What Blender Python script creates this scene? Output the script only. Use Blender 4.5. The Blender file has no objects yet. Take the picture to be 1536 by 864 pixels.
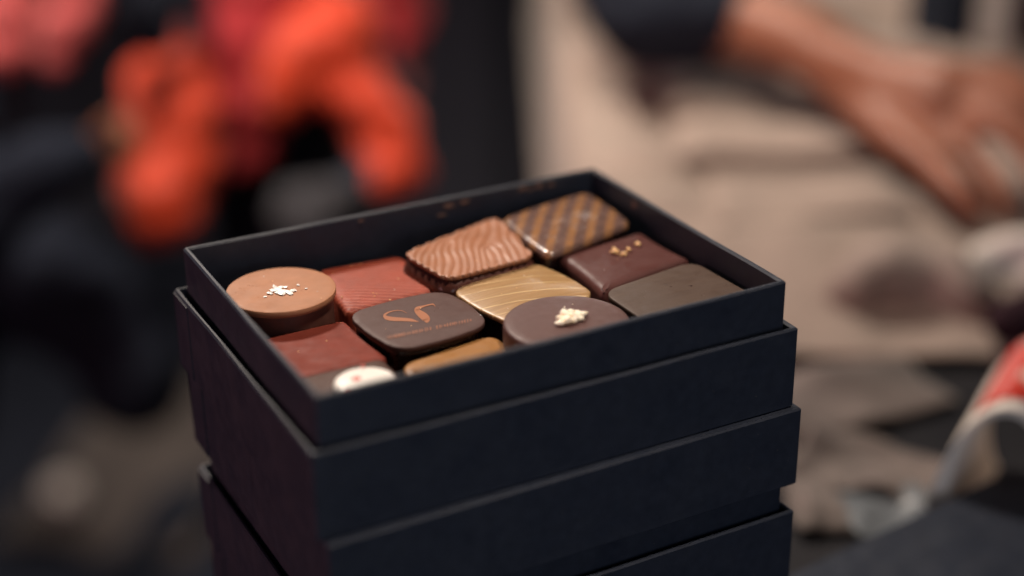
import bpy, bmesh, math, random
from mathutils import Vector, Matrix, noise
random.seed(7)
S = bpy.context.scene
COL = S.collection
MM = 0.001
TOP = 0.1512            # height of the open box's rim above the table

# ------------------------------------------------------------------ camera
PITCH, YAW, ROLL = 0.4257, 0.4836, -0.0103
CAM = Vector((-0.17645, -0.35680, TOP + 0.17316))
FPX = 2400.0
fwd = Vector((math.sin(YAW)*math.cos(PITCH), math.cos(YAW)*math.cos(PITCH), -math.sin(PITCH)))
rt0 = Vector((math.cos(YAW), -math.sin(YAW), 0)); up0 = rt0.cross(fwd)
rt = math.cos(ROLL)*rt0 + math.sin(ROLL)*up0
up = -math.sin(ROLL)*rt0 + math.cos(ROLL)*up0
cd = bpy.data.cameras.new('camera'); cam = bpy.data.objects.new('camera', cd); COL.objects.link(cam)
cam.matrix_world = Matrix(((rt.x, up.x, -fwd.x, CAM.x), (rt.y, up.y, -fwd.y, CAM.y), (rt.z, up.z, -fwd.z, CAM.z), (0, 0, 0, 1)))
cd.sensor_width = 36; cd.lens = FPX/1536*36
cd.clip_start = 0.01; cd.clip_end = 100
cd.dof.use_dof = True; cd.dof.focus_distance = 0.432; cd.dof.aperture_fstop = 2.9
S.camera = cam

# ------------------------------------------------------------------ world, lamps, exposure
w = bpy.data.worlds.new('World'); S.world = w; w.use_nodes = True
w.node_tree.nodes['Background'].inputs[0].default_value = (0.0085, 0.0108, 0.018, 1)
w.node_tree.nodes['Background'].inputs[1].default_value = 1.0
S.view_settings.view_transform = 'Standard'; S.view_settings.look = 'None'
S.view_settings.exposure = 0; S.view_settings.gamma = 1

def frame(l, f, z):
    """camera-aligned floor plan: l metres to the right, f metres ahead of the camera, z above the table"""
    return Vector((CAM.x, CAM.y, 0)) + l*rt0 + f*Vector((math.sin(YAW), math.cos(YAW), 0)) + Vector((0, 0, z))
def lamp(name, loc, target, size, power, colr, spread=180):
    d = bpy.data.lights.new(name, 'AREA'); d.shape = 'DISK'; d.size = size; d.energy = power; d.color = colr
    d.spread = math.radians(spread)
    o = bpy.data.objects.new(name, d); COL.objects.link(o); o.location = loc
    o.rotation_euler = (Vector(target) - Vector(loc)).to_track_quat('-Z', 'Y').to_euler()
    return o
lamp('ceiling_or_fill_lamp', frame(-0.47, 1.30, 1.12), (0, 0, 0.14), 0.18, 20.5, (1.0, 0.86, 0.74))
lamp('ceiling_or_fill_lamp', frame(0.25, 0.35, 1.15), (0, 0, 0.14), 0.12, 0.17, (1.0, 0.85, 0.72), 24)
lamp('ceiling_or_fill_lamp', frame(-0.25, 0.45, 1.5), frame(-.22, 1.15, 0), 0.25, 2.6, (1.0, 0.84, 0.70), 50)
lamp('far_lamp', frame(0.16, 2.35, 0.41), (0, 0, 0.14), 0.26, 3.2, (1.0, 0.90, 0.82))
lamp('ceiling_or_fill_lamp', frame(-0.9, 0.10, 0.18), (0, 0, 0.08), 0.4, 3.3, (1.0, 0.44, 0.46))  # added fill at table height for the red bounce on the left faces
lamp('ceiling_or_fill_lamp', frame(0.35, -0.65, 0.25), (0, 0, 0.1), 0.6, 2.3, (0.88, 0.90, 1.0))  # added cool fill from behind the camera, lifts the dark box fronts

# ------------------------------------------------------------------ helpers
def at(u, v, depth):
    return CAM + depth*(fwd + (u-768)/FPX*rt - (v-432)/FPX*up)
def onz(u, v, z):
    d = fwd + (u-768)/FPX*rt - (v-432)/FPX*up
    return CAM + d*((z-CAM.z)/d.z)
def link(name, me, m, parent=None, smooth=True, loc=None):
    if m is not None:
        me.materials.clear(); me.materials.append(m)
    for p in me.polygons: p.use_smooth = smooth
    o = bpy.data.objects.new(name, me); COL.objects.link(o)
    if parent: o.parent = parent
    if loc is not None: o.location = loc
    return o
def from_bm(name, bm, m, parent=None, smooth=True, loc=None):
    bmesh.ops.recalc_face_normals(bm, faces=bm.faces)
    me = bpy.data.meshes.new(name); bm.to_mesh(me); bm.free()
    return link(name, me, m, parent, smooth, loc)
def thing(name, label, cat, loc, group=None):
    o = bpy.data.objects.new(name, None); COL.objects.link(o); o.location = loc
    o.empty_display_size = .02
    return tag(o, label, cat, group)
def tag(o, label, cat, group=None):
    o['label'] = label; o['category'] = cat
    if group: o['group'] = group
    return o
def fbm(p, o=3):
    return noise.fractal(p, 1.0, 2.0, o)

# ------------------------------------------------------------------ materials
class Mat:
    def __init__(self, name, base, rough=.5, spec=.5, **kw):
        self.m = bpy.data.materials.new(name); self.m.use_nodes = True
        self.t = self.m.node_tree; self.b = self.t.nodes['Principled BSDF']
        self.b.inputs['Base Color'].default_value = (*base, 1)
        self.b.inputs['Roughness'].default_value = rough
        self.b.inputs['Specular IOR Level'].default_value = spec
        for k, v in kw.items(): self.b.inputs[k.replace('_', ' ')].default_value = v
        self.base = base; self.bh = None
        self.tc = self.t.nodes.new('ShaderNodeTexCoord')
    def n(self, t, **kw):
        x = self.t.nodes.new('ShaderNode'+t)
        for k, v in kw.items(): setattr(x, k, v)
        return x
    def l(self, a, b): self.t.links.new(a, b)
    def map(self, rot=0, sc=(1, 1, 1)):
        m = self.n('Mapping'); m.inputs['Rotation'].default_value = (0, 0, rot); m.inputs['Scale'].default_value = sc
        self.l(self.tc.outputs['Object'], m.inputs[0]); return m.outputs[0]
    def noise(self, scale, detail=4, rot=0, sc=(1, 1, 1), rough=.55):
        x = self.n('TexNoise'); x.inputs['Scale'].default_value = scale; x.inputs['Detail'].default_value = detail
        x.inputs['Roughness'].default_value = rough
        self.l(self.map(rot, sc), x.inputs['Vector']); return x.outputs['Fac']
    def wave(self, scale, rot=0, dist=0, dscale=1, profile='SIN', detail=2):
        x = self.n('TexWave', wave_type='BANDS', bands_direction='X', wave_profile=profile)
        x.inputs['Scale'].default_value = scale; x.inputs['Distortion'].default_value = dist
        x.inputs['Detail'].default_value = detail; x.inputs['Detail Scale'].default_value = dscale
        self.l(self.map(rot), x.inputs['Vector']); return x.outputs['Fac']
    def ramp(self, fac, stops):
        r = self.n('ValToRGB'); e = r.color_ramp.elements
        while len(e) > 1: e.remove(e[-1])
        for i, (p, c) in enumerate(stops):
            c = c if isinstance(c, (tuple, list)) else (c, c, c)
            el = e[0] if i == 0 else e.new(p)
            el.position = p; el.color = (*c, 1)
        self.l(fac, r.inputs[0]); return r.outputs[0]
    def mix(self, fac, a, b, mode='MIX'):
        x = self.n('Mix', data_type='RGBA', blend_type=mode)
        for s, v in ((0, fac), (6, a), (7, b)):
            if hasattr(v, 'is_output'): self.l(v, x.inputs[s])
            elif s == 0: x.inputs[0].default_value = v
            else: x.inputs[s].default_value = (*v, 1)
        return x.outputs[2]
    def color(self, sock): self.l(sock, self.b.inputs['Base Color']); return self
    def rough(self, sock): self.l(sock, self.b.inputs['Roughness']); return self
    def bump(self, h, dist, strength=1.0):
        x = self.n('Bump'); x.inputs['Distance'].default_value = dist; x.inputs['Strength'].default_value = strength
        self.l(h, x.inputs['Height'])
        if self.bh is not None: self.l(self.bh, x.inputs['Normal'])
        self.bh = x.outputs[0]; self.l(self.bh, self.b.inputs['Normal']); return self
def lin(r, g, b):
    f = lambda c: (c/255/12.92) if c/255 <= .04045 else ((c/255+.055)/1.055)**2.4
    return (f(r), f(g), f(b))
def sc(c, k): return tuple(min(1, x*k) for x in c)

def choc(name, c, rough=.42, spec=.5, var=.16, bump=.00006):
    c = sc(c, .64)
    M = Mat(name, c, rough, spec)
    k = M.ramp(M.noise(160, 5), [(.3, sc(c, 1-var)), (.7, sc(c, 1+var))])
    sp = M.ramp(M.noise(1500, 2), [(.70, 0.0), (.78, 1.0)])
    M.top = M.mix(sp, k, sc(c, 1.35)); M.color(M.top)
    M.rough(M.ramp(M.noise(260, 3), [(.3, rough-.09), (.7, rough+.12)]))
    M.bump(M.noise(900, 4), bump, .6).bump(M.ramp(M.noise(700, 1), [(.20, 0.0), (.26, 1.0)]), .00018, .7)
    return M

paper = Mat('black_paper', (.024, .028, .040), .5, .42)
paper.color(paper.ramp(paper.noise(320, 5), [(.3, (.012, .0165, .029)), (.7, (.017, .023, .039))]))
pk_ = paper.b.inputs['Base Color'].links[0].from_socket
paper.color(paper.mix(paper.ramp(paper.noise(1300, 1), [(.775, 0.0), (.80, .6)]), pk_, (.10, .09, .085)))
paper.rough(paper.ramp(paper.noise(110, 6), [(.28, .42), (.72, .60)]))
paper.bump(paper.noise(2600, 3), .00004, .5).bump(paper.noise(60, 2), .0004, .25)
smudge = Mat('chocolate_smudge', (.17, .10, .075), .5).m

DARK = lin(74, 48, 44)
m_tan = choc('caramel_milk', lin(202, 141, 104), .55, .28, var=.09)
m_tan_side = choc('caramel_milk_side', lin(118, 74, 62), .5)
m_dark = choc('dark_gloss', lin(64, 40, 38), .24, .6)
m_brown = choc('milk_gloss', lin(100, 58, 48), .28, .6)
m_rib = choc('red_milk', lin(172, 72, 50), .42, .25)
h = m_rib.wave(165, math.radians(123), 1.4, 40)
m_rib.color(m_rib.mix(m_rib.ramp(h, [(.72, 0.0), (1.0, .55)]), m_rib.top, lin(190, 110, 88)))
m_rib.bump(h, .00012, .7)
m_wood = choc('wood_grain_milk', lin(190, 130, 98), .40, .4, var=.08)
m_stripe = choc('striped_gloss', lin(126, 98, 89), .20, .7)
st = m_stripe.wave(60, math.radians(36), .8, 40)
cr = m_stripe.wave(46, math.radians(-62), 1.2, 40)
gm = m_stripe.mix(1.0, m_stripe.ramp(st, [(.38, 0.0), (.80, 1.0)]), m_stripe.ramp(cr, [(.12, .84), (.5, 1.0)]), 'MULTIPLY')
dk = m_stripe.mix(m_stripe.ramp(cr, [(.1, .22), (.4, 0.0)]), m_stripe.top, lin(70, 50, 52))
gm = m_stripe.mix(1.0, gm, m_stripe.ramp(m_stripe.noise(300, 4), [(.25, .45), (.65, .95)]), 'MULTIPLY')
m_stripe.color(m_stripe.mix(gm, dk, lin(152, 108, 68)))
m_red = choc('dark_red_milk', lin(144, 64, 50), .6, .16, var=.14)
m_sf = choc('printed_dark', lin(96, 68, 63), .55, .28, var=.06)
m_gold = choc('gold_brushed', lin(172, 128, 80), .33, .5, var=.05)
g1 = m_gold.wave(64, math.radians(90+13), .25, 12)
g2 = m_gold.noise(45, 5, 0, (1.0, 40, 1))
m_gold.color(m_gold.mix(m_gold.mix(1.0, m_gold.ramp(g1, [(.955, 0.0), (.998, .8)]), m_gold.ramp(m_gold.noise(120, 3), [(.3, .25), (.7, 1.0)]), 'MULTIPLY'),
             m_gold.ramp(g2, [(.3, lin(144, 112, 73)), (.7, lin(166, 131, 91))]), lin(224, 196, 146)))
for lk in list(m_gold.b.inputs['Roughness'].links): m_gold.t.links.remove(lk)
m_gold.bump(g2, .00012, .5).bump(m_gold.ramp(g1, [(.93, 0.0), (1.0, 1.0)]), .00012, .6)
m_crumb = choc('plum_dark', lin(102, 62, 58), .46, .2, var=.05)
m_dome = choc('dark_matt', lin(106, 74, 70), .5, .3, var=.07)
m_olive = choc('olive_dark', lin(86, 68, 56), .55, .28, var=.09)
g3 = m_olive.noise(60, 4, math.radians(10), (1, 12, 1))
m_olive.color(m_olive.ramp(g3, [(.3, lin(72, 57, 49)), (.7, lin(79, 63, 53))]))
m_tanf = choc('amber_milk', lin(186, 132, 76), .34, var=.06)
m_base = choc('brown_matt', lin(92, 63, 54), .55, .25)
m_white = Mat('white_chocolate', (.86, .81, .76), .35).m
m_redspot = Mat('red_cocoa_print', lin(190, 70, 55), .5).m
m_salt = Mat('salt', (.88, .86, .83), .35, Subsurface_Weight=.3, Subsurface_Radius=(.001, .001, .001)).m
m_nut = Mat('nut_crumb', lin(240, 205, 150), .5)
m_nut.color(m_nut.ramp(m_nut.noise(420, 3), [(.32, lin(240, 204, 150)), (.5, lin(254, 244, 224))])); m_nut = m_nut.m
m_crunch = Mat('caramel_crumb', lin(246, 200, 142), .35).m
m_print = Mat('copper_print', lin(152, 92, 56), .45).m
m_print2 = Mat('copper_print_faint', lin(134, 78, 48), .5).m

skin = Mat('skin', lin(170, 106, 78), .48, .4, Subsurface_Weight=.12, Subsurface_Radius=(.012, .004, .002))
skin.color(skin.ramp(skin.noise(45, 4), [(.3, lin(128, 80, 60)), (.7, lin(160, 104, 80))])).bump(skin.noise(260, 4), .0008, .5)
def cloth(name, c, var=.2, sc1=40, rough=.85):
    M = Mat(name, c, rough, .25 if max(c) > .05 else .08, Sheen_Weight=.15 if max(c) > .05 else 0)
    M.color(M.ramp(M.noise(sc1, 5), [(.3, sc(c, 1-var)), (.7, sc(c, 1+var))]))
    M.bump(M.noise(900, 3), .0006, .5)
    return M.m
m_navy = cloth('navy_cloth', (.017, .021, .032))
m_coat = cloth('charcoal_coat', (.011, .014, .023))
m_orange = cloth('orange_red_nylon', (.50, .042, .012), .12, rough=.55)
m_shaded_red = cloth('shaded_red_cloth', (.24, .010, .014))
m_pink = cloth('coral_scarf', (.46, .085, .085))
m_glove = cloth('grey_glove', (.035, .035, .040))
m_cream = cloth('cream_linen', (.31, .243, .205), .12)
m_curtain = cloth('charcoal_curtain', (.10, .108, .14))
tb = Mat('table_laminate', (.014, .015, .02), .75, .2)
tb.color(tb.ramp(tb.noise(9, 6), [(.3, (.010, .011, .015)), (.7, (.022, .021, .024))])).bump(tb.noise(400, 3), .0002, .4)
m_table = tb.m
m_floor = cloth('dark_carpet', (.020, .024, .036))
m_card = cloth('beige_card', (.27, .20, .165), .08, rough=.7)
m_cardred = Mat('red_print_card', lin(214, 62, 40), .5)
rr = m_cardred.noise(24, 2)
m_cardred.color(m_cardred.ramp(rr, [(.47, lin(208, 54, 36)), (.52, lin(236, 214, 200))])); m_cardred = m_cardred.m
m_shade_brown = cloth('shaded_cloth_brown', (.29, .23, .20))
m_grey = cloth('grey_paper', (.17, .14, .128), .25)
m_floor_patch = cloth('pale_floor_patch', (.085, .073, .068), .4, 9)
m_highlight = cloth('highlight_white', (.8, .74, .68), .05)
m_card2 = cloth('white_card', (.86, .76, .68), .06, rough=.7)
m_ball2 = cloth('pale_napkin', (.74, .66, .60), .06)
m_pouch = cloth('maroon_pouch', (.035, .018, .024))
m_bluew = Mat('blue_white_label', (.13, .145, .16), .4).m

# ------------------------------------------------------------------ setting
def grid_mesh(name, m, nx, ny, fn, smooth=True, thick=0.0, parent=None):
    bm = bmesh.new()
    V = [[bm.verts.new(fn(i/nx, j/ny)) for i in range(nx+1)] for j in range(ny+1)]
    for j in range(ny):
        for i in range(nx): bm.faces.new((V[j][i], V[j][i+1], V[j+1][i+1], V[j+1][i]))
    o = from_bm(name, bm, m, parent, smooth)
    if thick:
        md = o.modifiers.new('thickness', 'SOLIDIFY'); md.thickness = thick; md.offset = 0
    return o
def box(bm, c, s, rz=0.0, bev=0.0):
    r = bmesh.ops.create_cube(bm, size=1.0)
    bmesh.ops.scale(bm, verts=r['verts'], vec=s)
    if bev:
        es = list({e for v in r['verts'] for e in v.link_edges})
        vs = bmesh.ops.bevel(bm, geom=es, offset=bev, segments=2, affect='EDGES', profile=.5)['verts']
        vs = [v for v in bm.verts if v in set(vs) or v in set(x for x in r['verts'] if x.is_valid)]
    else: vs = r['verts']
    bmesh.ops.rotate(bm, verts=vs, cent=(0, 0, 0), matrix=Matrix.Rotation(rz, 3, 'Z'))
    bmesh.ops.translate(bm, verts=vs, vec=c)

fl = grid_mesh('floor', m_floor, 1, 1, lambda a, b: Vector((-8+16*a, -8+16*b, -.75)), False); fl['kind'] = 'structure'
def curtain_fn(a, b):
    l = -2.2+4.4*a
    return frame(l, 2.6+.035*math.sin(l*26+1.5*math.sin(l*7))+.02*math.sin(l*61), -.75+2.6*b)
cu = grid_mesh('backdrop', m_curtain, 420, 6, curtain_fn); cu['kind'] = 'structure'

def table(name, label, l0, l1, f0, f1):
    c = frame((l0+l1)/2, (f0+f1)/2, 0)
    t = thing(name, label, 'table', Vector((c.x, c.y, -.75)))
    bm = bmesh.new(); box(bm, (0, 0, .735), (l1-l0, f1-f0, .03), -YAW, .003)
    from_bm('table_top', bm, m_table, t, False)
    for a in (-1, 1):
        for b in (-1, 1):
            bm = bmesh.new()
            p = Matrix.Rotation(-YAW, 3, 'Z') @ Vector((a*((l1-l0)/2-.06), b*((f1-f0)/2-.06), .36))
            box(bm, p, (.045, .045, .72), -YAW, .002); from_bm('leg', bm, m_table, t, False)
table('table', 'dark laminate table carrying the stack of black chocolate boxes', -.104, .8, -.05, .625)
table('table', 'table behind, hidden under the rumpled cream cloth', .045, 1.1, .635, 1.75)

# ------------------------------------------------------------------ black boxes
def ring_pts(L, W, d, rad, n):
    """rounded rectangle outline, half sizes L/2-d, W/2-d, ccw"""
    hx, hy = L/2-d, W/2-d; r = max(rad-d*.5, .0002); out = []
    cs = [(hx-r, hy-r, 0), (-hx+r, hy-r, 90), (-hx+r, -hy+r, 180), (hx-r, -hy+r, 270)]
    for k, (cx, cy, a0) in enumerate(cs):
        for i in range(4):
            a = math.radians(a0+i*30); out.append((cx+r*math.cos(a), cy+r*math.sin(a)))
        nx, ny, na = cs[(k+1) % 4]; a = math.radians(na)
        e = (nx+r*math.cos(a), ny+r*math.sin(a)); s = out[-1]
        for i in range(1, n): out.append((s[0]+(e[0]-s[0])*i/n, s[1]+(e[1]-s[1])*i/n))
    return out
def tray(name, L, W, h, th, parent, z0, flip=False, seed=0, rad=.0007, floor=.002, wav=.00015):
    """open tray, walls th thick, standing from z0 up (flip: a lid, closed at the top)"""
    b = .0005
    prof = [(b, 0), (0, b), (0, h*.33), (0, h*.66), (0, h-b), (b, h), (th-b, h), (th, h-b), (th, h*.5), (th, floor)]
    bm = bmesh.new(); rings = []
    for d, z in prof:
        R = []
        for (x, y) in ring_pts(L, W, d, rad, 26):
            k = z/h
            q = Vector((x*22, y*22, seed*7.3))
            dx = wav*k*noise.noise(q)*2; dz = wav*1.6*k*noise.noise(q*1.7+Vector((9, 3, 1)))
            # long walls bow very slightly
            bow = .0006*k*(1-(2*x/L)**2)*(1 if y > 0 else -1) if abs(y) > W/2-.004 else 0
            zz = z+dz
            R.append(bm.verts.new((x+(dx if abs(x) > L/2-.004 else 0), y+bow*.5+(dx if abs(y) > W/2-.004 else 0), z0+(h-zz if flip else zz))))
        rings.append(R)
    n = len(rings[0])
    for a, c in zip(rings, rings[1:]):
        for i in range(n): bm.faces.new((a[i], a[(i+1) % n], c[(i+1) % n], c[i]))
    bm.faces.new(rings[0]); bm.faces.new(rings[-1])
    o = from_bm(name, bm, paper.m, parent, True)
    o.data.set_sharp_from_angle(angle=math.radians(28))
    return o
def flap(parent, x, y0, y1, z0, z1, name='paper_flap'):
    """the turned-in corner flap of the wrapping paper on a short side, one paper thickness proud"""
    bm = bmesh.new(); box(bm, (x, (y0+y1)/2, (z0+z1)/2), (.0005, y1-y0, z1-z0))
    return from_bm(name, bm, paper.m, parent, False)
L, W, T = .1331, .1000, .00285
NECK, BASE = .01306, .0240
def boxes(label, zb, off, rz, lid_gap=None, seed=0):
    t = thing('chocolate_box', label, 'box', Vector((off[0], off[1], zb)), 'black boxes in the stack')
    t.rotation_euler.z = rz
    tray('base', L+2*T, W+2*T, BASE, .0015, t, 0, False, seed)
    flap(t, -(L/2+T)-.0001, W/2+T-.0125, W/2+T-.0006, .0006, BASE-.0008)
    neckh = BASE+NECK-.0022
    tray('neck', L, W, neckh, .0016, t, .0021, False, seed+1, floor=.0075)
    if lid_gap is not None:
        tray('lid', L+2*T, W+2*T, BASE, .0015, t, BASE+lid_gap, True, seed+2)
        flap(t, -(L/2+T)-.0001, W/2+T-.0125, W/2+T-.0006, BASE+lid_gap+.0008, 2*BASE+lid_gap-.0006)
    return t
GAP = .0085
z1 = TOP-NECK-BASE
z2 = z1-(2*BASE+GAP)
z3 = z2-(2*BASE+GAP)
top_box = boxes('open black box on top of the stack, filled with chocolates', z1, (0, 0), 0)
boxes('closed black box in the middle of the stack, lid not fully down', z2, (.0014, -.0022), math.radians(.3), GAP, 10)
boxes('closed black box at the bottom of the stack, mostly below the frame', z3, (.0022, -.0030), math.radians(-.4), GAP, 20)
STACK_BOTTOM = z3
# chocolate smears rubbed onto the inner walls of the open box
for (u, v, r, wall) in ((672, 309, 2.2, 'y'), (697, 303, 1.8, 'y'), (662, 323, 1.6, 'y'), (783, 279, 1.7, 'y'), (808, 273, 1.9, 'y'), (826, 277, 1.5, 'y'), (795, 284, 1.2, 'y'), (951, 307, 1.6, 'x'), (541, 321, 1.0, 'y')):
    d = fwd + (u-768)/FPX*rt - (v-432)/FPX*up
    if wall == 'y': k = (W/2-.0016-.0001-CAM.y)/d.y
    else: k = (L/2-.0016-.0001-CAM.x)/d.x
    p = CAM+d*k
    if p.z > TOP-.001: p.z = TOP-.0018
    bm = bmesh.new(); n = 14; ph = random.random()*9
    rim = []
    for i in range(n):
        a = 2*math.pi*i/n; rr_ = r*MM*(.45+.5*abs(noise.noise(Vector((math.cos(a)*1.4+ph, math.sin(a)*1.4, ph)))*2))
        q = Vector((rr_*1.2*math.cos(a), 0, rr_*.55*math.sin(a))) if wall == 'y' else Vector((0, rr_*math.cos(a), rr_*.8*math.sin(a)))
        rim.append(bm.verts.new(p+q))
    c = bm.verts.new(p+(Vector((0, -.00018, 0)) if wall == 'y' else Vector((-.00018, 0, 0))))
    for i in range(n): bm.faces.new((rim[i], rim[(i+1) % n], c))
    o = from_bm('chocolate_smear', bm, smudge, None); o.parent = top_box
    o.matrix_parent_inverse = Matrix.Translation(-top_box.location)

# ------------------------------------------------------------------ chocolates
FLOOR = TOP-NECK-BASE+.0021+.0075     # inside floor the chocolates stand on
def outline_quad(pts, rad, push, n=50, bulge=0.0):
    """rounded quad through four corner points (ccw or cw), corners pushed outwards by push"""
    c = sum(pts, Vector((0, 0)))/4
    P = [p+(p-c).normalized()*push for p in pts]; out = []
    for k in range(4):
        a, b, d = P[k-1], P[k], P[(k+1) % 4]
        e0 = b+(a-b).normalized()*rad; e1 = b+(d-b).normalized()*rad
        for i in range(n//2):
            t = i/(n//2); out.append(e0*(1-t)**2+b*2*t*(1-t)+e1*t*t)
        nxt = d+(b-d).normalized()*rad
        nrm = Vector(((nxt-e1).y, -(nxt-e1).x)).normalized()
        if nrm.dot((e1+nxt)/2-c) < 0: nrm = -nrm
        for i in range(n//2):
            t = i/(n//2); out.append(e1*(1-t)+nxt*t+nrm*bulge*4*t*(1-t))
    area = sum(out[i-1].x*out[i].y-out[i].x*out[i-1].y for i in range(len(out)))
    return out if area > 0 else out[::-1]
def outline_round(c, r, n=160, seed=0):
    return [Vector((c[0]+r*(1+.012*noise.noise(Vector((math.cos(2*math.pi*i/n)*1.5, math.sin(2*math.pi*i/n)*1.5, seed))))*math.cos(2*math.pi*i/n),
                    c[1]+r*math.sin(2*math.pi*i/n))) for i in range(n)]
def inset(out, d):
    n = len(out); R = []
    for i in range(n):
        t = (out[(i+2) % n]-out[i-2]).normalized(); R.append(out[i]+Vector((-t.y, t.x))*d)
    return R
def loft(name, out, prof, ztop, dome, m, parent, origin, cap=10, disp=None, rim=None):
    """walls from prof [(inset mm, z below the top mm)], then a domed cap of rings"""
    bm = bmesh.new(); rings = []
    for d, z in prof:
        R = inset(out, d*MM)
        if rim: R = [p+rim(p, i) for i, p in enumerate(R)] if z < 1.2 else R
        rings.append([bm.verts.new((p.x-origin.x, p.y-origin.y, ztop-z*MM-origin.z)) for p in R])
    last = inset(out, prof[-1][0]*MM)
    if rim: last = [p+rim(p, i) for i, p in enumerate(last)]
    c = sum(last, Vector((0, 0)))/len(last); z0 = ztop-prof[-1][1]*MM
    def zz(p, s):
        z = z0+dome*MM*(1-s*s)
        if disp: z += disp(p, s)
        return z
    for k in range(1, cap):
        s = 1-(k/cap)
        rings.append([bm.verts.new((q.x-origin.x, q.y-origin.y, zz(q, s)-origin.z)) for q in (c+(p-c)*s for p in last)])
    cv = bm.verts.new((c.x-origin.x, c.y-origin.y, zz(c, 0)-origin.z))
    n = len(out)
    for a, b in zip(rings, rings[1:]):
        for i in range(n): bm.faces.new((a[i], a[(i+1) % n], b[(i+1) % n], b[i]))
    for i in range(n): bm.faces.new((rings[-1][i], rings[-1][(i+1) % n], cv))
    bm.faces.new(rings[0])
    return from_bm(name, bm, m, parent, True)
def corners(spec, z):
    out = []
    for s in spec:
        if s[0] == 'w': out.append(Vector((s[1]*MM, s[2]*MM)))
        else: p = onz(s[0], s[1], z); out.append(Vector((p.x, p.y)))
    return out
GROUP = 'chocolates in the open box'
def chocolate(label, out):
    c = sum(out, Vector((0, 0)))/len(out)
    return thing('chocolate', label, 'chocolate', Vector((c.x, c.y, FLOOR)), GROUP)
def body(t, out, ztop, m, foot=.5, r=1.4, name='shell', under=0.0, gap=0.0, dome=.2):
    """glossy lower shell, its foot a little wider; 'under' sets it in from the outline"""
    hgt = (ztop-FLOOR)/MM-gap
    prof = [(under-foot*.3, hgt), (under-foot, hgt-.6), (under-foot*.8, hgt-1.6), (under, hgt-3.5), (under+.1, hgt*.5), (under+.15, r*1.1), (under+.15+r*.12, r*.55), (under+.15+r*.4, r*.2), (under+.15+r, 0)]
    return loft(name, out, prof, ztop-gap*MM, dome, m, t, t.location, 6)
def plate(t, out, ztop, thick, m, r=.35, dome=0.3, cap=10, disp=None, rim=None, name='top', ov=0):
    prof = [(.5-ov, thick), (.05-ov, thick-.15), (-ov, thick*.6), (r*.12-ov, r*.6), (r*.42-ov, r*.2), (r-ov, 0)]
    return loft(name, out, prof, ztop, dome, m, t, t.location, cap, disp, rim)
def local(o, t):
    o.parent = t; o.matrix_parent_inverse = Matrix.Translation(-t.location)
def lump(name, p, s, m, t, flat=1.0, sub=2, rough=.35):
    bm = bmesh.new(); bmesh.ops.create_icosphere(bm, subdivisions=sub, radius=1)
    sd = random.random()*50; a = random.random()*6.28
    sx, sy, sz = s*random.uniform(.8, 1.25), s*random.uniform(.7, 1.1), s*flat*random.uniform(.8, 1.2)
    for v in bm.verts:
        k = 1+rough*noise.noise(v.co*1.3+Vector((sd, 0, 0)))+rough*.5*noise.noise(v.co*3+Vector((0, sd, 0)))
        x, y, z = v.co.x*sx*k, v.co.y*sy*k, v.co.z*sz*k
        v.co = (x*math.cos(a)-y*math.sin(a), x*math.sin(a)+y*math.cos(a), z)
    o = from_bm(name, bm, m, None, sub > 1, None)
    for v in o.data.vertices: v.co = v.co+Vector(p)
    local(o, t); return o

# 1 round caramel disc with salt
z = TOP-.0070
out = outline_round((-.0472, .0250), .0150, seed=1)
t = chocolate('round caramel coloured chocolate with white salt flakes, the tallest piece by the short wall', out)
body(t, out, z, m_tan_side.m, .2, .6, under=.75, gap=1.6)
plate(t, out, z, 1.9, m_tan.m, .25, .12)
for (u, v, r) in ((404, 441, .8), (410, 437, 1.0), (419, 436, 1.1), (426, 438, 1.2), (433, 439, 1.2), (440, 437, .9), (413, 432, .9), (421, 432, .8), (428, 432, .8), (407, 442, .6), (416, 440, .8), (424, 442, 1.0), (435, 442, .7), (398, 446, .55), (447, 429, .55), (459, 434, .35)):
    p = onz(u, v, z); lump('salt_flake', (p.x, p.y, z+.0003), r*1.15*MM, m_salt, t, .30, 1, .8)

# 2 red ribbed square
z = TOP-.0120
out = outline_quad(corners([(476, 404), (600, 382), (659, 433), ('w', -33.5, 12.6)], z), .0035, .0006)
t = chocolate('brick red square chocolate with fine ribs, beside the salted round one', out)
body(t, out, z, m_rib.m, .4, 1.8, 'shell', dome=.35)
for (u, v) in ((527, 399), (541, 397), (560, 441), (562, 446), (585, 451), (513, 447), (598, 420)):
    p = onz(u, v, z); lump('crumb', (p.x, p.y, z+.0003), .28*MM, m_crunch, t, .6, 1, .6)

# 3 wood-grain plate on milk chocolate
z = TOP-.0066
# knots: the grain gains or loses ridges there
Q = corners([(609, 379), (744, 326), (797, 383), (672, 416)], z)
out = outline_quad(Q, .0045, .0010, n=110)
t = chocolate('milk chocolate with wavy wood grain top and scalloped edge', out)
cc = sum(out, Vector((0, 0)))/len(out)
def phase(p):
    d = p-cc; r2 = Vector((rt0.x, rt0.y)); f2 = Vector((math.sin(YAW), math.cos(YAW)))
    x, y = d.dot(r2)/MM, d.dot(f2)/MM
    x2 = x+1.4*noise.noise(Vector((x*.11, y*.09, 3)))+.5*noise.noise(Vector((x*.3, y*.12, 9)))+1.1*math.sin(y*.16+1.0)*math.exp(-((x+2)/10)**2)
    ph = x2*2*math.pi/2.5
    for kx, ky, mk in ((5.0, 2.0, 3), (-6.5, 6.0, 2), (-11.0, -3.5, 1)):
        ph += mk*math.atan2(-(x-kx), -(y-ky))*(1 if mk > 0 else -1)*-1.0
    return ph
def ridge(p, s=1):
    k = .5+.5*math.sin(phase(p)); return (k**.5)
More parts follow.
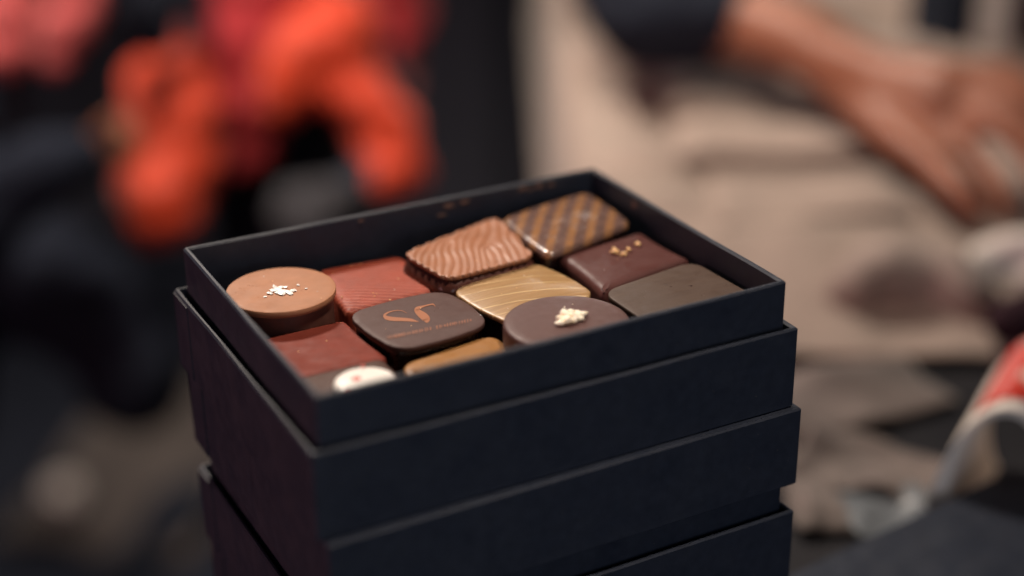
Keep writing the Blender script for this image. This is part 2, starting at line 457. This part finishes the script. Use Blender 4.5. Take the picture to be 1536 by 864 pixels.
def wdisp(p, s): return (.00052*ridge(p)*(.7+.6*noise.noise(Vector((p.x*90, p.y*40, 5))))-.00030)*(1 if s < .96 else .7)
def wrim(p, i):
    d = (p-cc).normalized(); return d*(.00046*(ridge(p)-.5)*2)
hh = (z-FLOOR)/MM-1.0
loft('shell', out, [(-1.2, hh), (-1.4, 8), (-1.3, 3.6), (-1.0, 2.6), (-.4, 1.6), (.6, .6), (1.2, .2), (1.8, 0)], z-.0010, .1, m_brown.m, t, t.location, 6)
plate(t, out, z, 1.4, m_wood.m, .3, .25, cap=64, disp=wdisp, rim=wrim)

# 4 plaid striped glossy
z = TOP-.0046
out = outline_quad(corners([(752, 322), (879, 282), (946, 328), (822, 377)], z), .0050, .0008, bulge=.0004)
t = chocolate('glossy striped chocolate with golden diagonal bands, in the corner of the box', out)
body(t, out, z-.0014, m_dark.m, .6, 1.2, under=.9, gap=.6)
plate(t, out, z-.0010, 2.2, m_stripe.m, 1.5, 1.3, cap=16)

# 5 dark red square
z = TOP-.0130
out = outline_quad(corners([('w', -61.5, 10), ('w', -35.2, 10.6), (582, 538), ('w', -62, -15.4)], z), .0022, .0002)
t = chocolate('plain dark red square chocolate, half hidden by the short wall', out)
def wv(p, s): return .00035*fbm(Vector((p.x*60, p.y*90, 2)), 3)
loft('shell', out, [(-.3, (z-FLOOR)/MM), (-.5, (z-FLOOR)/MM-1), (0, 8), (0, 1.2), (.15, .5), (.5, .15), (1.0, 0)], z, .2, m_red.m, t, t.location, 24, wv)

# 6 printed square
z = TOP-.0100
out = outline_quad(corners([(523, 471), (663, 436), (732, 485), (600, 524)], z), .0085, .0019, bulge=.0004)
t = chocolate('dark square chocolate printed with copper initials, rounded corners', out)
body(t, out, z, m_dark.m, .9, 1.2, under=.8, gap=1.3)
plate(t, out, z, 1.5, m_sf.m, .35, .15)
def ribbon(name, pts, m, t, zt):
    """flat print: a stroke of varying width, drawn on the plate. pts: (x, y, half width) in enlarged picture units"""
    sm = []
    for i in range(len(pts)-1):
        p0, p1, p2, p3 = pts[max(i-1, 0)], pts[i], pts[i+1], pts[min(i+2, len(pts)-1)]
        for k in range(6):
            s = k/6
            sm.append(tuple(.5*((2*p1[j])+(-p0[j]+p2[j])*s+(2*p0[j]-5*p1[j]+4*p2[j]-p3[j])*s*s+(-p0[j]+3*p1[j]-3*p2[j]+p3[j])*s**3) for j in range(3)))
    sm.append(pts[-1])
    bm = bmesh.new(); A = []; B = []
    for i, (x, y, wd) in enumerate(sm):
        a, b = sm[max(i-1, 0)], sm[min(i+1, len(sm)-1)]
        dx, dy = b[0]-a[0], b[1]-a[1]; ln = math.hypot(dx, dy) or 1
        nx, ny = -dy/ln, dx/ln
        for Lst, sgn in ((A, 1), (B, -1)):
            p = onz(500+(x+sgn*nx*wd)/4.8, 420+(y+sgn*ny*wd)/4.8, zt)
            Lst.append(bm.verts.new((p.x, p.y, zt)))
    for i in range(len(A)-1): bm.faces.new((A[i], A[i+1], B[i+1], B[i]))
    o = from_bm(name, bm, m, None, False); local(o, t)
    md = o.modifiers.new('relief', 'SOLIDIFY'); md.thickness = .00004; md.offset = 0
    return o
zp = z+.00019
ribbon('letter_s', [(528, 236, 1.2), (490, 221, 1.8), (440, 221, 2.6), (395, 234, 4.5), (369, 254, 9), (384, 272, 14), (432, 281, 14), (500, 284, 12), (560, 289, 10), (612, 300, 2)], m_print, t, zp)
ribbon('letter_f', [(735, 192, 1.5), (718, 175, 4.5), (690, 179, 4.5), (650, 189, 6), (612, 201, 11), (600, 217, 17), (622, 240, 23), (652, 262, 27), (672, 284, 24), (664, 304, 9)], m_print, t, zp)
# the fine print line under the initials: too small to read in the photograph, so only its broken strokes
bm = bmesh.new()
x = 385.0
while x < 1000:
    wd = random.uniform(9, 20)
    if not 702 < x < 726:
        y = 415-(x-385)*.212
        for k in range(3):
            hh = random.uniform(6, 13); x0 = x+random.uniform(0, wd*.5); w_ = random.uniform(3, 7)
            q = [onz(500+a/4.8, 420+b/4.8, zp) for a, b in ((x0, y-hh), (x0+w_, y-hh-1), (x0+w_+2, y+hh), (x0+1, y+hh))]
            bm.faces.new([bm.verts.new((p.x, p.y, zp+k*.00001)) for p in q])
    x += wd+random.uniform(2, 5)
o = from_bm('fine_print', bm, m_print2, None, False); local(o, t)

# 7 gold brushed
z = TOP-.0088
out = outline_quad(corners([(678, 432), (803, 390), (892, 436), (770, 482)], z), .0060, .0010, bulge=.0006)
t = chocolate('golden brushed chocolate with thin pale lines, in the middle of the box', out)
body(t, out, z-.0006, m_dark.m, 1.0, 1.2, under=.7, gap=.9)
plate(t, out, z-.0008, 1.5, m_gold.m, .55, 1.3, cap=18)

# 8 plum square with caramel crumbs
z = TOP-.0080
out = outline_quad(corners([(833, 379), (960, 346), (1036, 388), (905, 438)], z), .0022, .0006, bulge=-.0006)
t = chocolate('plum brown square chocolate topped with five caramel crumbs', out)
body(t, out, z, m_crumb.m, .9, 2.4, dome=.25)
for (u, v, r) in ((922, 381, 1.15), (936, 384, 1.0), (921, 376, .75), (943, 378, .8), (957, 369, .95), (931, 386, .4)):
    p = onz(u, v, z); lump('caramel_crumb', (p.x, p.y, z+.0006), r*1.0*MM, m_crunch, t, .7, 2, .8)

# 9 white-dotted front corner piece
z = TOP-.0122
out = outline_quad(corners([('w', -61.5, -17), ('w', -36, -17), ('w', -36, -45.5), ('w', -61.5, -45.5)], z), .0030, .0003)
t = chocolate('brown square chocolate bearing a white disc, in the near corner of the box', out)
body(t, out, z, m_base.m, .4, .7)
dz = z+.0001
pw = onz(548, 569, z+.002)
dout = outline_round((pw.x, pw.y), .0079, 80, 3)
def disc(out, zb, hgt, m, name):
    o = loft(name, out, [(.0, hgt*1.0), (-.1, hgt*.7), (.15, hgt*.35), (.8, hgt*.1), (1.6, 0)], zb+hgt*MM, .5, m, t, t.location, 8)
disc(dout, dz, 1.8, m_white, 'white_disc')
for (x_, y_, r) in ((pw.x/MM-1.8, pw.y/MM+.6, 2.0), (pw.x/MM+2.2, pw.y/MM+6.6, .8), (pw.x/MM-6, pw.y/MM-3.2, 1.0), (pw.x/MM+4, pw.y/MM-4, 1.0)):
    lump('red_mark', (x_*MM, y_*MM, dz+.0021), r*MM, m_redspot, t, .10, 2, .4)

# 10 amber front piece
z = TOP-.0122
out = outline_quad(corners([(602, 546), (737, 500), ('w', -3.8, -45.5), ('w', -33, -46)], z), .0055, .0010)
t = chocolate('amber coloured square chocolate, mostly hidden behind the long near wall', out)
body(t, out, z-.0004, m_brown.m, .8, 1.2, under=.6, gap=.9)
plate(t, out, z-.0004, 1.6, m_tanf.m, .9, .6)

# 11 dark disc with nut crumbs
z = TOP-.0060
out = outline_round((.0103, -.0316), .0168, seed=5)
t = chocolate('round dark chocolate crowned with a clump of pale nut crumbs', out)
body(t, out, z-.0004, m_dome.m, .3, 1.0, dome=.5)
for (u, v, r) in ((840, 482, 1.3), (848, 479, 1.5), (856, 480, 1.4), (865, 479, 1.2), (873, 477, 1.2), (842, 488, 1.1), (852, 487, 1.3), (862, 485, 1.2), (872, 482, .9), (836, 489, .8), (856, 472, 1.2), (846, 473, 1.1), (866, 473, 1.0), (878, 474, .8), (850, 483, 1.4)):
    p = onz(u, v, z); lump('nut_crumb', (p.x, p.y, z+.0006+random.uniform(0, .0005)), r*1.02*MM, m_nut, t, .7, 2, .32)
for (u, v, r) in ((847, 462, .28), (859, 458, .2)):
    p = onz(u, v, z); lump('nut_crumb', (p.x, p.y, z+.0003), r*MM, m_nut, t, .75, 1, .5)

# 12 olive square
z = TOP-.0074
out = outline_quad(corners([(907, 438), ('w', 61.6, -13.2), ('w', 63.2, -44.5), ('w', 30, -45.5)], z), .0060, .0009)
t = chocolate('olive brown flat square chocolate with two tiny dark pits', out)
body(t, out, z, m_dark.m, .7, .9, under=.6, gap=1.0)
plate(t, out, z, 1.4, m_olive.m, .35, .3)
for (u, v, r) in ((1000, 428, .42), (1006, 431, .3), (997, 427, .3), (1037, 430, .48), (1033, 430, .3)):
    p = onz(u, v, z); lump('pit', (p.x, p.y, z+.0002), r*MM, m_dark.m, t, .35, 1, .5)

# stray crumbs shaken loose over the tops
for o in [x for x in COL.objects if x.get('category') == 'chocolate']:
    tops = [c for c in o.children if c.name.startswith(('top', 'shell'))]
    zt = max((v.co.z for c in tops for v in c.data.vertices))+o.location.z
    best = max(tops, key=lambda c: max(v.co.z for v in c.data.vertices))
    pv = [v.co for v in best.data.vertices if v.co.z+o.location.z > zt-.0007 and best.name.startswith(('top', 'shell'))]
    for k in range(4):
        p = random.choice(pv)+o.location
        lump('crumb', (p.x, p.y, p.z+.00004), random.uniform(.10, .24)*MM, random.choice((m_crunch, m_crunch, m_salt, smudge)), o, .6, 1, .6)

# ------------------------------------------------------------------ soft bodies: capsule chains fused into one surface
def fused(name, chains, m, parent=None, voxel=.004, smooth=6, wrinkle=0.0, wscale=30, flat=None):
    bm = bmesh.new()
    def ball(p, r):
        q = bmesh.ops.create_icosphere(bm, subdivisions=2, radius=r); bmesh.ops.translate(bm, verts=q['verts'], vec=p)
    for ch in chains:
        for (p, r), (q, s) in zip(ch, ch[1:]):
            d = (q-p); n = max(1, int(d.length/(min(r, s)*.35)))
            for i in range(n+1): ball(p+d*(i/n), r+(s-r)*i/n)
        if len(ch) == 1: ball(*ch[0])
    me = bpy.data.meshes.new(name); bm.to_mesh(me); bm.free()
    tmp = bpy.data.objects.new('tmp', me); COL.objects.link(tmp)
    r = tmp.modifiers.new('r', 'REMESH'); r.mode = 'VOXEL'; r.voxel_size = voxel
    s = tmp.modifiers.new('s', 'SMOOTH'); s.factor = .5; s.iterations = smooth
    dg = bpy.context.evaluated_depsgraph_get()
    me2 = bpy.data.meshes.new_from_object(tmp.evaluated_get(dg)); me2.name = name
    bpy.data.objects.remove(tmp); bpy.data.meshes.remove(me)
    if wrinkle:
        nn = [v.normal.copy() for v in me2.vertices]
        for v, nv in zip(me2.vertices, nn):
            v.co += nv*wrinkle*fbm(Vector((v.co.x*wscale*.5, v.co.y*wscale*.5, v.co.z*wscale)), 3)
    o = link(name, me2, m, None)
    if parent: local(o, parent)
    return o
def pc(depth, *pts):
    """chain of (u, v, radius in picture units[, depth shift])"""
    out = []
    for p in pts:
        d = depth+(p[3] if len(p) > 3 else 0); out.append((at(p[0], p[1], d), p[2]*d/FPX))
    return out

# person reaching across the cream cloth
D = .95
pr = thing('person', 'person in a dark sleeve reaching a bare hand across the cream cloth', 'person', at(985, -120, 1.35))
fused('body', [
    pc(D, (930, -230, 70, .14), (985, 15, 62, .04), (1120, 34, 62, .01), (1200, 62, 56, -.02), (1268, 104, 50, -.045)),
    pc(D, (1268, 92, 42, -.05), (1330, 120, 46, -.07), (1420, 126, 38, -.10)), pc(D, (1262, 118, 44, -.045), (1330, 160, 46, -.07), (1405, 188, 38, -.10)),
    pc(D, (1340, 138, 48, -.075), (1410, 154, 42, -.10)),
    pc(D, (1290, 150, 38, -.06), (1345, 205, 31, -.10), (1404, 252, 26, -.13), (1444, 292, 22, -.15), (1464, 318, 17, -.155)),
    pc(D, (1400, 190, 30, -.10), (1460, 234, 20, -.125), (1500, 284, 18, -.145), (1508, 318, 15, -.15)),
    pc(D, (1420, 160, 31, -.10), (1506, 192, 20, -.125), (1556, 248, 18, -.14), (1568, 298, 15, -.145)),
    pc(D, (1430, 136, 30, -.10), (1520, 152, 22, -.12), (1576, 206, 19, -.13), (1590, 252, 16, -.135)),
    pc(D, (1420, 118, 27, -.10), (1510, 110, 20, -.11), (1570, 148, 17, -.12), (1590, 192, 14, -.125)),
], skin.m, pr, .003, 4)
fused('sleeve', [pc(D, (905, -330, 150, .18), (975, 0, 104, .05), (1010, 10, 100, .035), (1075, 6, 88, .02)),
                 pc(D, (960, -60, 120, .07), (985, 2, 108, .04))], m_navy, pr, .007, 6, .006, 40)

# person in the orange-red jacket
D = 1.22
pj = thing('person', 'person in an orange-red jacket with a grey glove, behind the table', 'person', at(420, 900, 1.45)*1.0)
fused('body', [
    pc(D, (400, -330, 120, .12), (420, 300, 110, .14), (440, 620, 90, .16), (440, 1900, 60, .3)),
    pc(D, (440, 300, 110, .14), (560, 620, 90, .16), (580, 1900, 60, .3)),
    pc(D, (480, -60, 60, .06), (600, 235, 45), (520, 296, 36, -.02), (485, 305, 34, -.03)),
    pc(D, (262, 0, 50, .08), (270, 190, 42, .03), (245, 300, 38, .0)),
], m_navy, pj, .008, 6)
fused('jacket', [
    pc(D, (280, 120, 58, -.01), (276, 180, 70, -.02), (262, 260, 64, -.03), (246, 305, 62, -.04), (246, 318, 56, -.04)),
    pc(D, (500, 20, 54, .05), (470, 70, 62, .0), (432, 105, 54, -.02), (425, 150, 40, -.02)),
    pc(D, (258, 90, 34, .03), (232, 130, 44, .02), (240, 220, 52, 0), (222, 300, 48, -.02)),
    pc(D, (515, 40, 64), (515, 120, 58), (580, 195, 50), (600, 250, 46), (565, 276, 38, -.01)),
], m_orange, pj, .006, 4, .008, 40)
fused('shaded_torso', [pc(D, (330, -200, 190, .10), (380, 20, 130, .06), (365, 120, 80, .02), (360, 215, 60, .02)), pc(D, (560, -150, 90, .12), (560, 60, 80, .12), (545, 170, 50, .08))], m_shaded_red, pj, .008, 4, .012, 36)  # torso between the sleeves: the jacket's shaded red put into the colour
fused('glove', [
    pc(D, (515, 297, 34, -.03), (480, 300, 36, -.035), (455, 300, 30, -.035)),
    pc(D, (460, 285, 17, -.04), (425, 285, 13, -.04), (415, 305, 11, -.04)), pc(D, (455, 298, 17, -.045), (418, 304, 13, -.05), (410, 325, 11, -.05)),
    pc(D, (455, 310, 16, -.05), (424, 322, 13, -.055), (420, 342, 11, -.055)), pc(D, (462, 320, 15, -.05), (440, 338, 12, -.055), (438, 354, 10, -.055)),
    pc(D, (490, 318, 17, -.05), (478, 345, 14, -.06), (462, 358, 11, -.06))], m_glove, pj, .004, 4)

o = fused('shoulder_bag', [pc(1.15, (235, -40, 46), (222, 20, 44), (228, 50, 38)), pc(1.15, (285, -60, 20, .03), (290, 20, 24, .03), (310, 60, 18, .03))], m_navy, None, .006, 5, .006, 30)
tag(o, 'dark shoulder bag hanging in front of the orange-red jacket', 'bag')
# person in the dark coat at the edge of the picture
D = 1.05
pk = thing('person', 'person in a charcoal coat with a coral scarf, bare hand held forward', 'person', at(-150, 900, 1.3))
fused('body', [
    pc(D, (-120, -300, 90, .1), (-130, 320, 100, .14), (-190, 1100, 70, .2)),
    pc(D, (-60, 300, 40, .02), (120, 230, 30, .02), (160, 212, 26, .02)),
    pc(D, (160, 198, 14, .02), (188, 180, 11, .02), (202, 192, 9, .02)), pc(D, (165, 206, 14, .02), (196, 196, 11, .02), (206, 212, 9, .02)),
    pc(D, (165, 216, 14, .02), (194, 214, 11, .02), (200, 230, 9, .02)), pc(D, (160, 226, 13, .02), (184, 232, 10, .02), (188, 244, 9, .02)),
    pc(D, (148, 198, 13, .01), (166, 178, 11), (182, 168, 9)),
], skin.m, pk, .0045, 4)
fused('coat', [
    pc(D, (-150, -200, 150, .1), (-110, 320, 160, .12), (-150, 560, 130, .12), (-170, 1300, 130, .2)),
    pc(D, (-120, 200, 80, .02), (-40, 330, 76), (60, 262, 62), (118, 234, 50)),
    pc(D, (60, 420, 110, .14), (170, 480, 100, .16), (200, 560, 90, .16))], m_coat, pk, .008, 6, .008, 25)
fused('scarf', [pc(D, (150, -120, 60, .02), (118, -10, 44), (78, 84, 30)), pc(D, (20, -80, 60, .03), (8, 40, 46, .02), (10, 92, 30, .02))], m_pink, pk, .005, 5, .007, 50)

# ------------------------------------------------------------------ cream cloth over the table behind
def cloth_fn(a, b):
    l = -.005+1.15*a; f = .630+1.1*b
    x = l+.02*noise.noise(Vector((l*5, f*5, 1)))
    hgt = .006
    # long soft folds running across, as the cloth was pushed together
    for (fc, amp, wd, l0, l1) in ((.668, .022, .030, .13, .27), (.735, .020, .030, .02, .30), (.800, .026, .026, .04, .30), (.868, .034, .024, .075, .24), (.955, .040, .026, .080, .27), (1.06, .05, .035, .05, .5), (1.20, .05, .05, .0, .9)):
        ff = fc+.018*math.sin(l*9+fc*20)+.010*noise.noise(Vector((l*8, fc*9, 4)))
        env = 1/(1+math.exp(-(l-l0)/.012))*1/(1+math.exp((l-l1)/.03))
        g = (f-ff)/wd
        hgt += .45*amp*env*math.exp(-g*g*(.35 if g > 0 else 3.0))
    hgt += .010*noise.noise(Vector((l*9, f*12, 8)))+.004*noise.noise(Vector((l*30, f*34, 2)))
    hgt = max(hgt, .003)
    if l < .045:                       # falls over the table's edge
        k = .045-l; return frame(.04-k*.25-.003, f, hgt-k*3.2)
    return frame(x, f, hgt)
o = grid_mesh('cream_cloth', m_cream, 240, 260, cloth_fn, True, .0014)
tag(o, 'rumpled cream linen cloth spread over the table behind the boxes', 'cloth')

# ------------------------------------------------------------------ things on the tables
# folded linen napkins laid in rows across the cloth
def folded(label, x0, x1, yf, depth, th, skew):
    a, b = onz(x0, yf, .010), onz(x1, yf, .010)
    wv_ = (b-a); ln = wv_.length; ux = wv_.normalized(); uy = Vector((-ux.y, ux.x, 0))
    t = thing('napkin', label, 'napkin', a, 'folded cream napkins')
    for k in range(2):
        bm = bmesh.new(); n, m_ = 30, 24; G = []
        for j in range(m_):
            ang = 2*math.pi*j/m_; row = []
            cx, cz = math.cos(ang), math.sin(ang)
            px_ = (abs(cx)**.35)*(1 if cx > 0 else -1); pz = (abs(cz)**.8)*(1 if cz > 0 else -1)
            for i in range(n+1):
                s_ = i/n; e = min(1, 8*s_*(1-s_)+.15)
                y = depth*(.5+.5*px_)+skew*s_+k*.004; zc = th*(k+.5)+th*.5*pz*e
                q = a+ux*(ln*s_)+uy*y+Vector((0, 0, zc))
                q += Vector((0, 0, 1))*.006*noise.noise(q*16)+uy*.012*noise.noise(q*11+Vector((k*5, 0, 0)))
                row.append(bm.verts.new(q-a))
            G.append(row)
        for j in range(m_):
            for i in range(n): bm.faces.new((G[j][i], G[j][i+1], G[(j+1) % m_][i+1], G[(j+1) % m_][i]))
        bm.faces.new([G[j][0] for j in range(m_)]); bm.faces.new([G[j][n] for j in range(m_)])
        from_bm('fold', bm, m_cream, t, True)
folded('folded cream napkin farthest back, in the shade of the dark sleeve', 1005, 1265, 205, .075, .0075, .004)
folded('folded cream napkin in the middle row, below the wrist', 1015, 1340, 268, .055, .009, .010)
folded('folded cream napkin nearest to the box, in front of the other two', 1075, 1375, 360, .065, .006, .016)
# brown mound added for the cloth's shaded part, shade put into its colour
D = .735
o = fused('shade_mound', [pc(D, (1270, 440, 40, .01), (1340, 405, 58, .02), (1420, 425, 54, .02), (1455, 455, 42))], m_shade_brown, None, .005, 4, .008, 45)
tag(o, 'brown mound standing in for the shaded part of the cream cloth under the hand', 'shaded cloth')
o = fused('napkin', [pc(.755, (1478, 385, 32), (1530, 385, 44), (1590, 400, 50)), pc(.755, (1500, 405, 34), (1560, 420, 40))], m_ball2, None, .005, 4, .009, 45)
tag(o, 'bunched cream napkin beside the brown mound', 'napkin')
o = fused('pouch', [pc(.69, (1500, 490, 34, .02), (1550, 470, 50, .03), (1600, 480, 50, .03)), pc(.69, (1510, 540, 30), (1590, 545, 40))], m_pouch, None, .004, 4, .006, 40)
tag(o, 'dark maroon cloth pouch between the pale napkin and the arched card', 'pouch')
for lbl, u, wd, m_, rz in (('dark upright carton at the far edge of the cream cloth, beside the pale one', 1408, .022, m_navy, .2), ('pale upright carton standing between the two dark ones on the cloth', 1462, .020, m_ball2, .1), ('dark maroon upright carton nearest the corner above the hand', 1520, .034, m_pouch, .15)):
    p = onz(u, 66, .02)
    bm = bmesh.new(); box(bm, (0, 0, .055), (wd, .06, .11), -YAW+rz, .002)
    o = from_bm('carton', bm, m_, None, False, p); tag(o, lbl, 'carton', 'cartons standing on the cream cloth')
# folded card arch with red print
c0 = onz(1378, 812, 0)+rt0*.026
t = thing('folded_card', 'arched beige card printed red and white on top, standing on the table', 'card', c0)
def arch(name, a0, a1, r, m, y0, y1, th):
    bm = bmesh.new(); n = 30; G = []
    for i in range(n+1):
        a = math.radians(a0+(a1-a0)*i/n)
        for_ = []
        tt = th*(1+11*(1-max(math.sin(a), 0))**1.5) if th > .001 else th
        for rr2, yy in ((r-tt+th, y0), (r-tt+th, y1), (r+th, y1), (r+th, y0)):
            ca, sa = math.cos(a), math.sin(a)
            p = rt0*(-ca*rr2*1.0)+Vector((0, 0, max(sa, -.2)*rr2*2.25))+Vector((math.sin(YAW), math.cos(YAW), 0))*(yy)+rt0*yy*.55
            for_.append(bm.verts.new(p))
        G.append(for_)
    for A, B in zip(G, G[1:]):
        for k in range(4): bm.faces.new((A[k], A[(k+1) % 4], B[(k+1) % 4], B[k]))
    bm.faces.new(G[0]); bm.faces.new(G[-1])
    o = from_bm(name, bm, m, t, True); o.data.set_sharp_from_angle(angle=math.radians(35)); return o
arch('card', 0, 180, .0240, m_card2, -.004, .052, .0012)
arch('printed_band', 62, 140, .02535, m_cardred, .003, .051, .0003)
# grey papers and a small label
def sheet(name, label, cat, cpx, size, m, rz, lift, seed, z=.0025):
    p = onz(cpx[0], cpx[1], z)
    def fn(a, b):
        x, y = (a-.5)*size[0], (b-.5)*size[1]
        h_ = lift*(.5+.5*math.sin(3.0*a+seed))*(.3+b*(1-b)*2.4)+lift*.6*noise.noise(Vector((a*2.3, b*2.3, seed)))
        q = Matrix.Rotation(rz-YAW, 3, 'Z') @ Vector((x, y, 0))
        return p+q+Vector((0, 0, max(h_, 0)))
    o = grid_mesh(name, m, 24, 20, fn, True, .0005); tag(o, label, cat); return o
sheet('paper_sheet', 'wide grey paper sheet lying behind the right end of the box stack', 'paper', (1265, 600), (.085, .05), m_grey, .5, .014, 1)
sheet('paper_sheet', 'small pale label with a bluish sheen in front of the arched card', 'label', (1325, 765), (.035, .03), m_bluew, .3, .006, 4)
sheet('paper_sheet', 'narrow grey slip of paper close beside the stack of boxes', 'paper', (1205, 735), (.022, .06), m_grey, .1, .012, 2)
sheet('paper_sheet', 'grey paper scrap between the wide grey sheet and the bluish label', 'paper', (1310, 705), (.055, .04), m_grey, -.5, .014, 9)
FL = -.75
sheet('paper_sheet', 'uneven pale sheet added for the paler patch of floor left of the box stack', 'paper', (255, 690), (.27, .46), m_floor_patch, -.25, .05, 6, FL+.005)  # sheet added to give the paler patch of floor
# black box lid lying in the near right corner
c0 = onz(1500, 1000, 0)
t = thing('box_lid', 'loose black box lid lying in the lower right corner', 'box lid', c0)
t.rotation_euler.z = -YAW+.62
tray('lid', L+2*T, W+2*T, .024, .0019, t, 0, True, 31)
# dark strap, and a white ball standing in for a blurred highlight
def onfloor(u, v, r): return (onz(u, v, FL+r), r)
o = fused('bag_strap', [[onfloor(165, 880, .02), onfloor(225, 815, .024), onfloor(265, 775, .04), onfloor(310, 740, .03)]], m_navy, None, .008, 3)
tag(o, 'dark strap lying across the pale sheet on the floor', 'strap')
bm = bmesh.new(); bmesh.ops.create_icosphere(bm, subdivisions=4, radius=.022)
for v in bm.verts: v.co *= 1+.22*noise.noise(v.co*90)
o = from_bm('highlight_ball', bm, m_highlight, None, False, onz(95, 740, FL+.06)); tag(o, 'small white ball standing in for a blurred highlight on the dark floor', 'highlight ball')
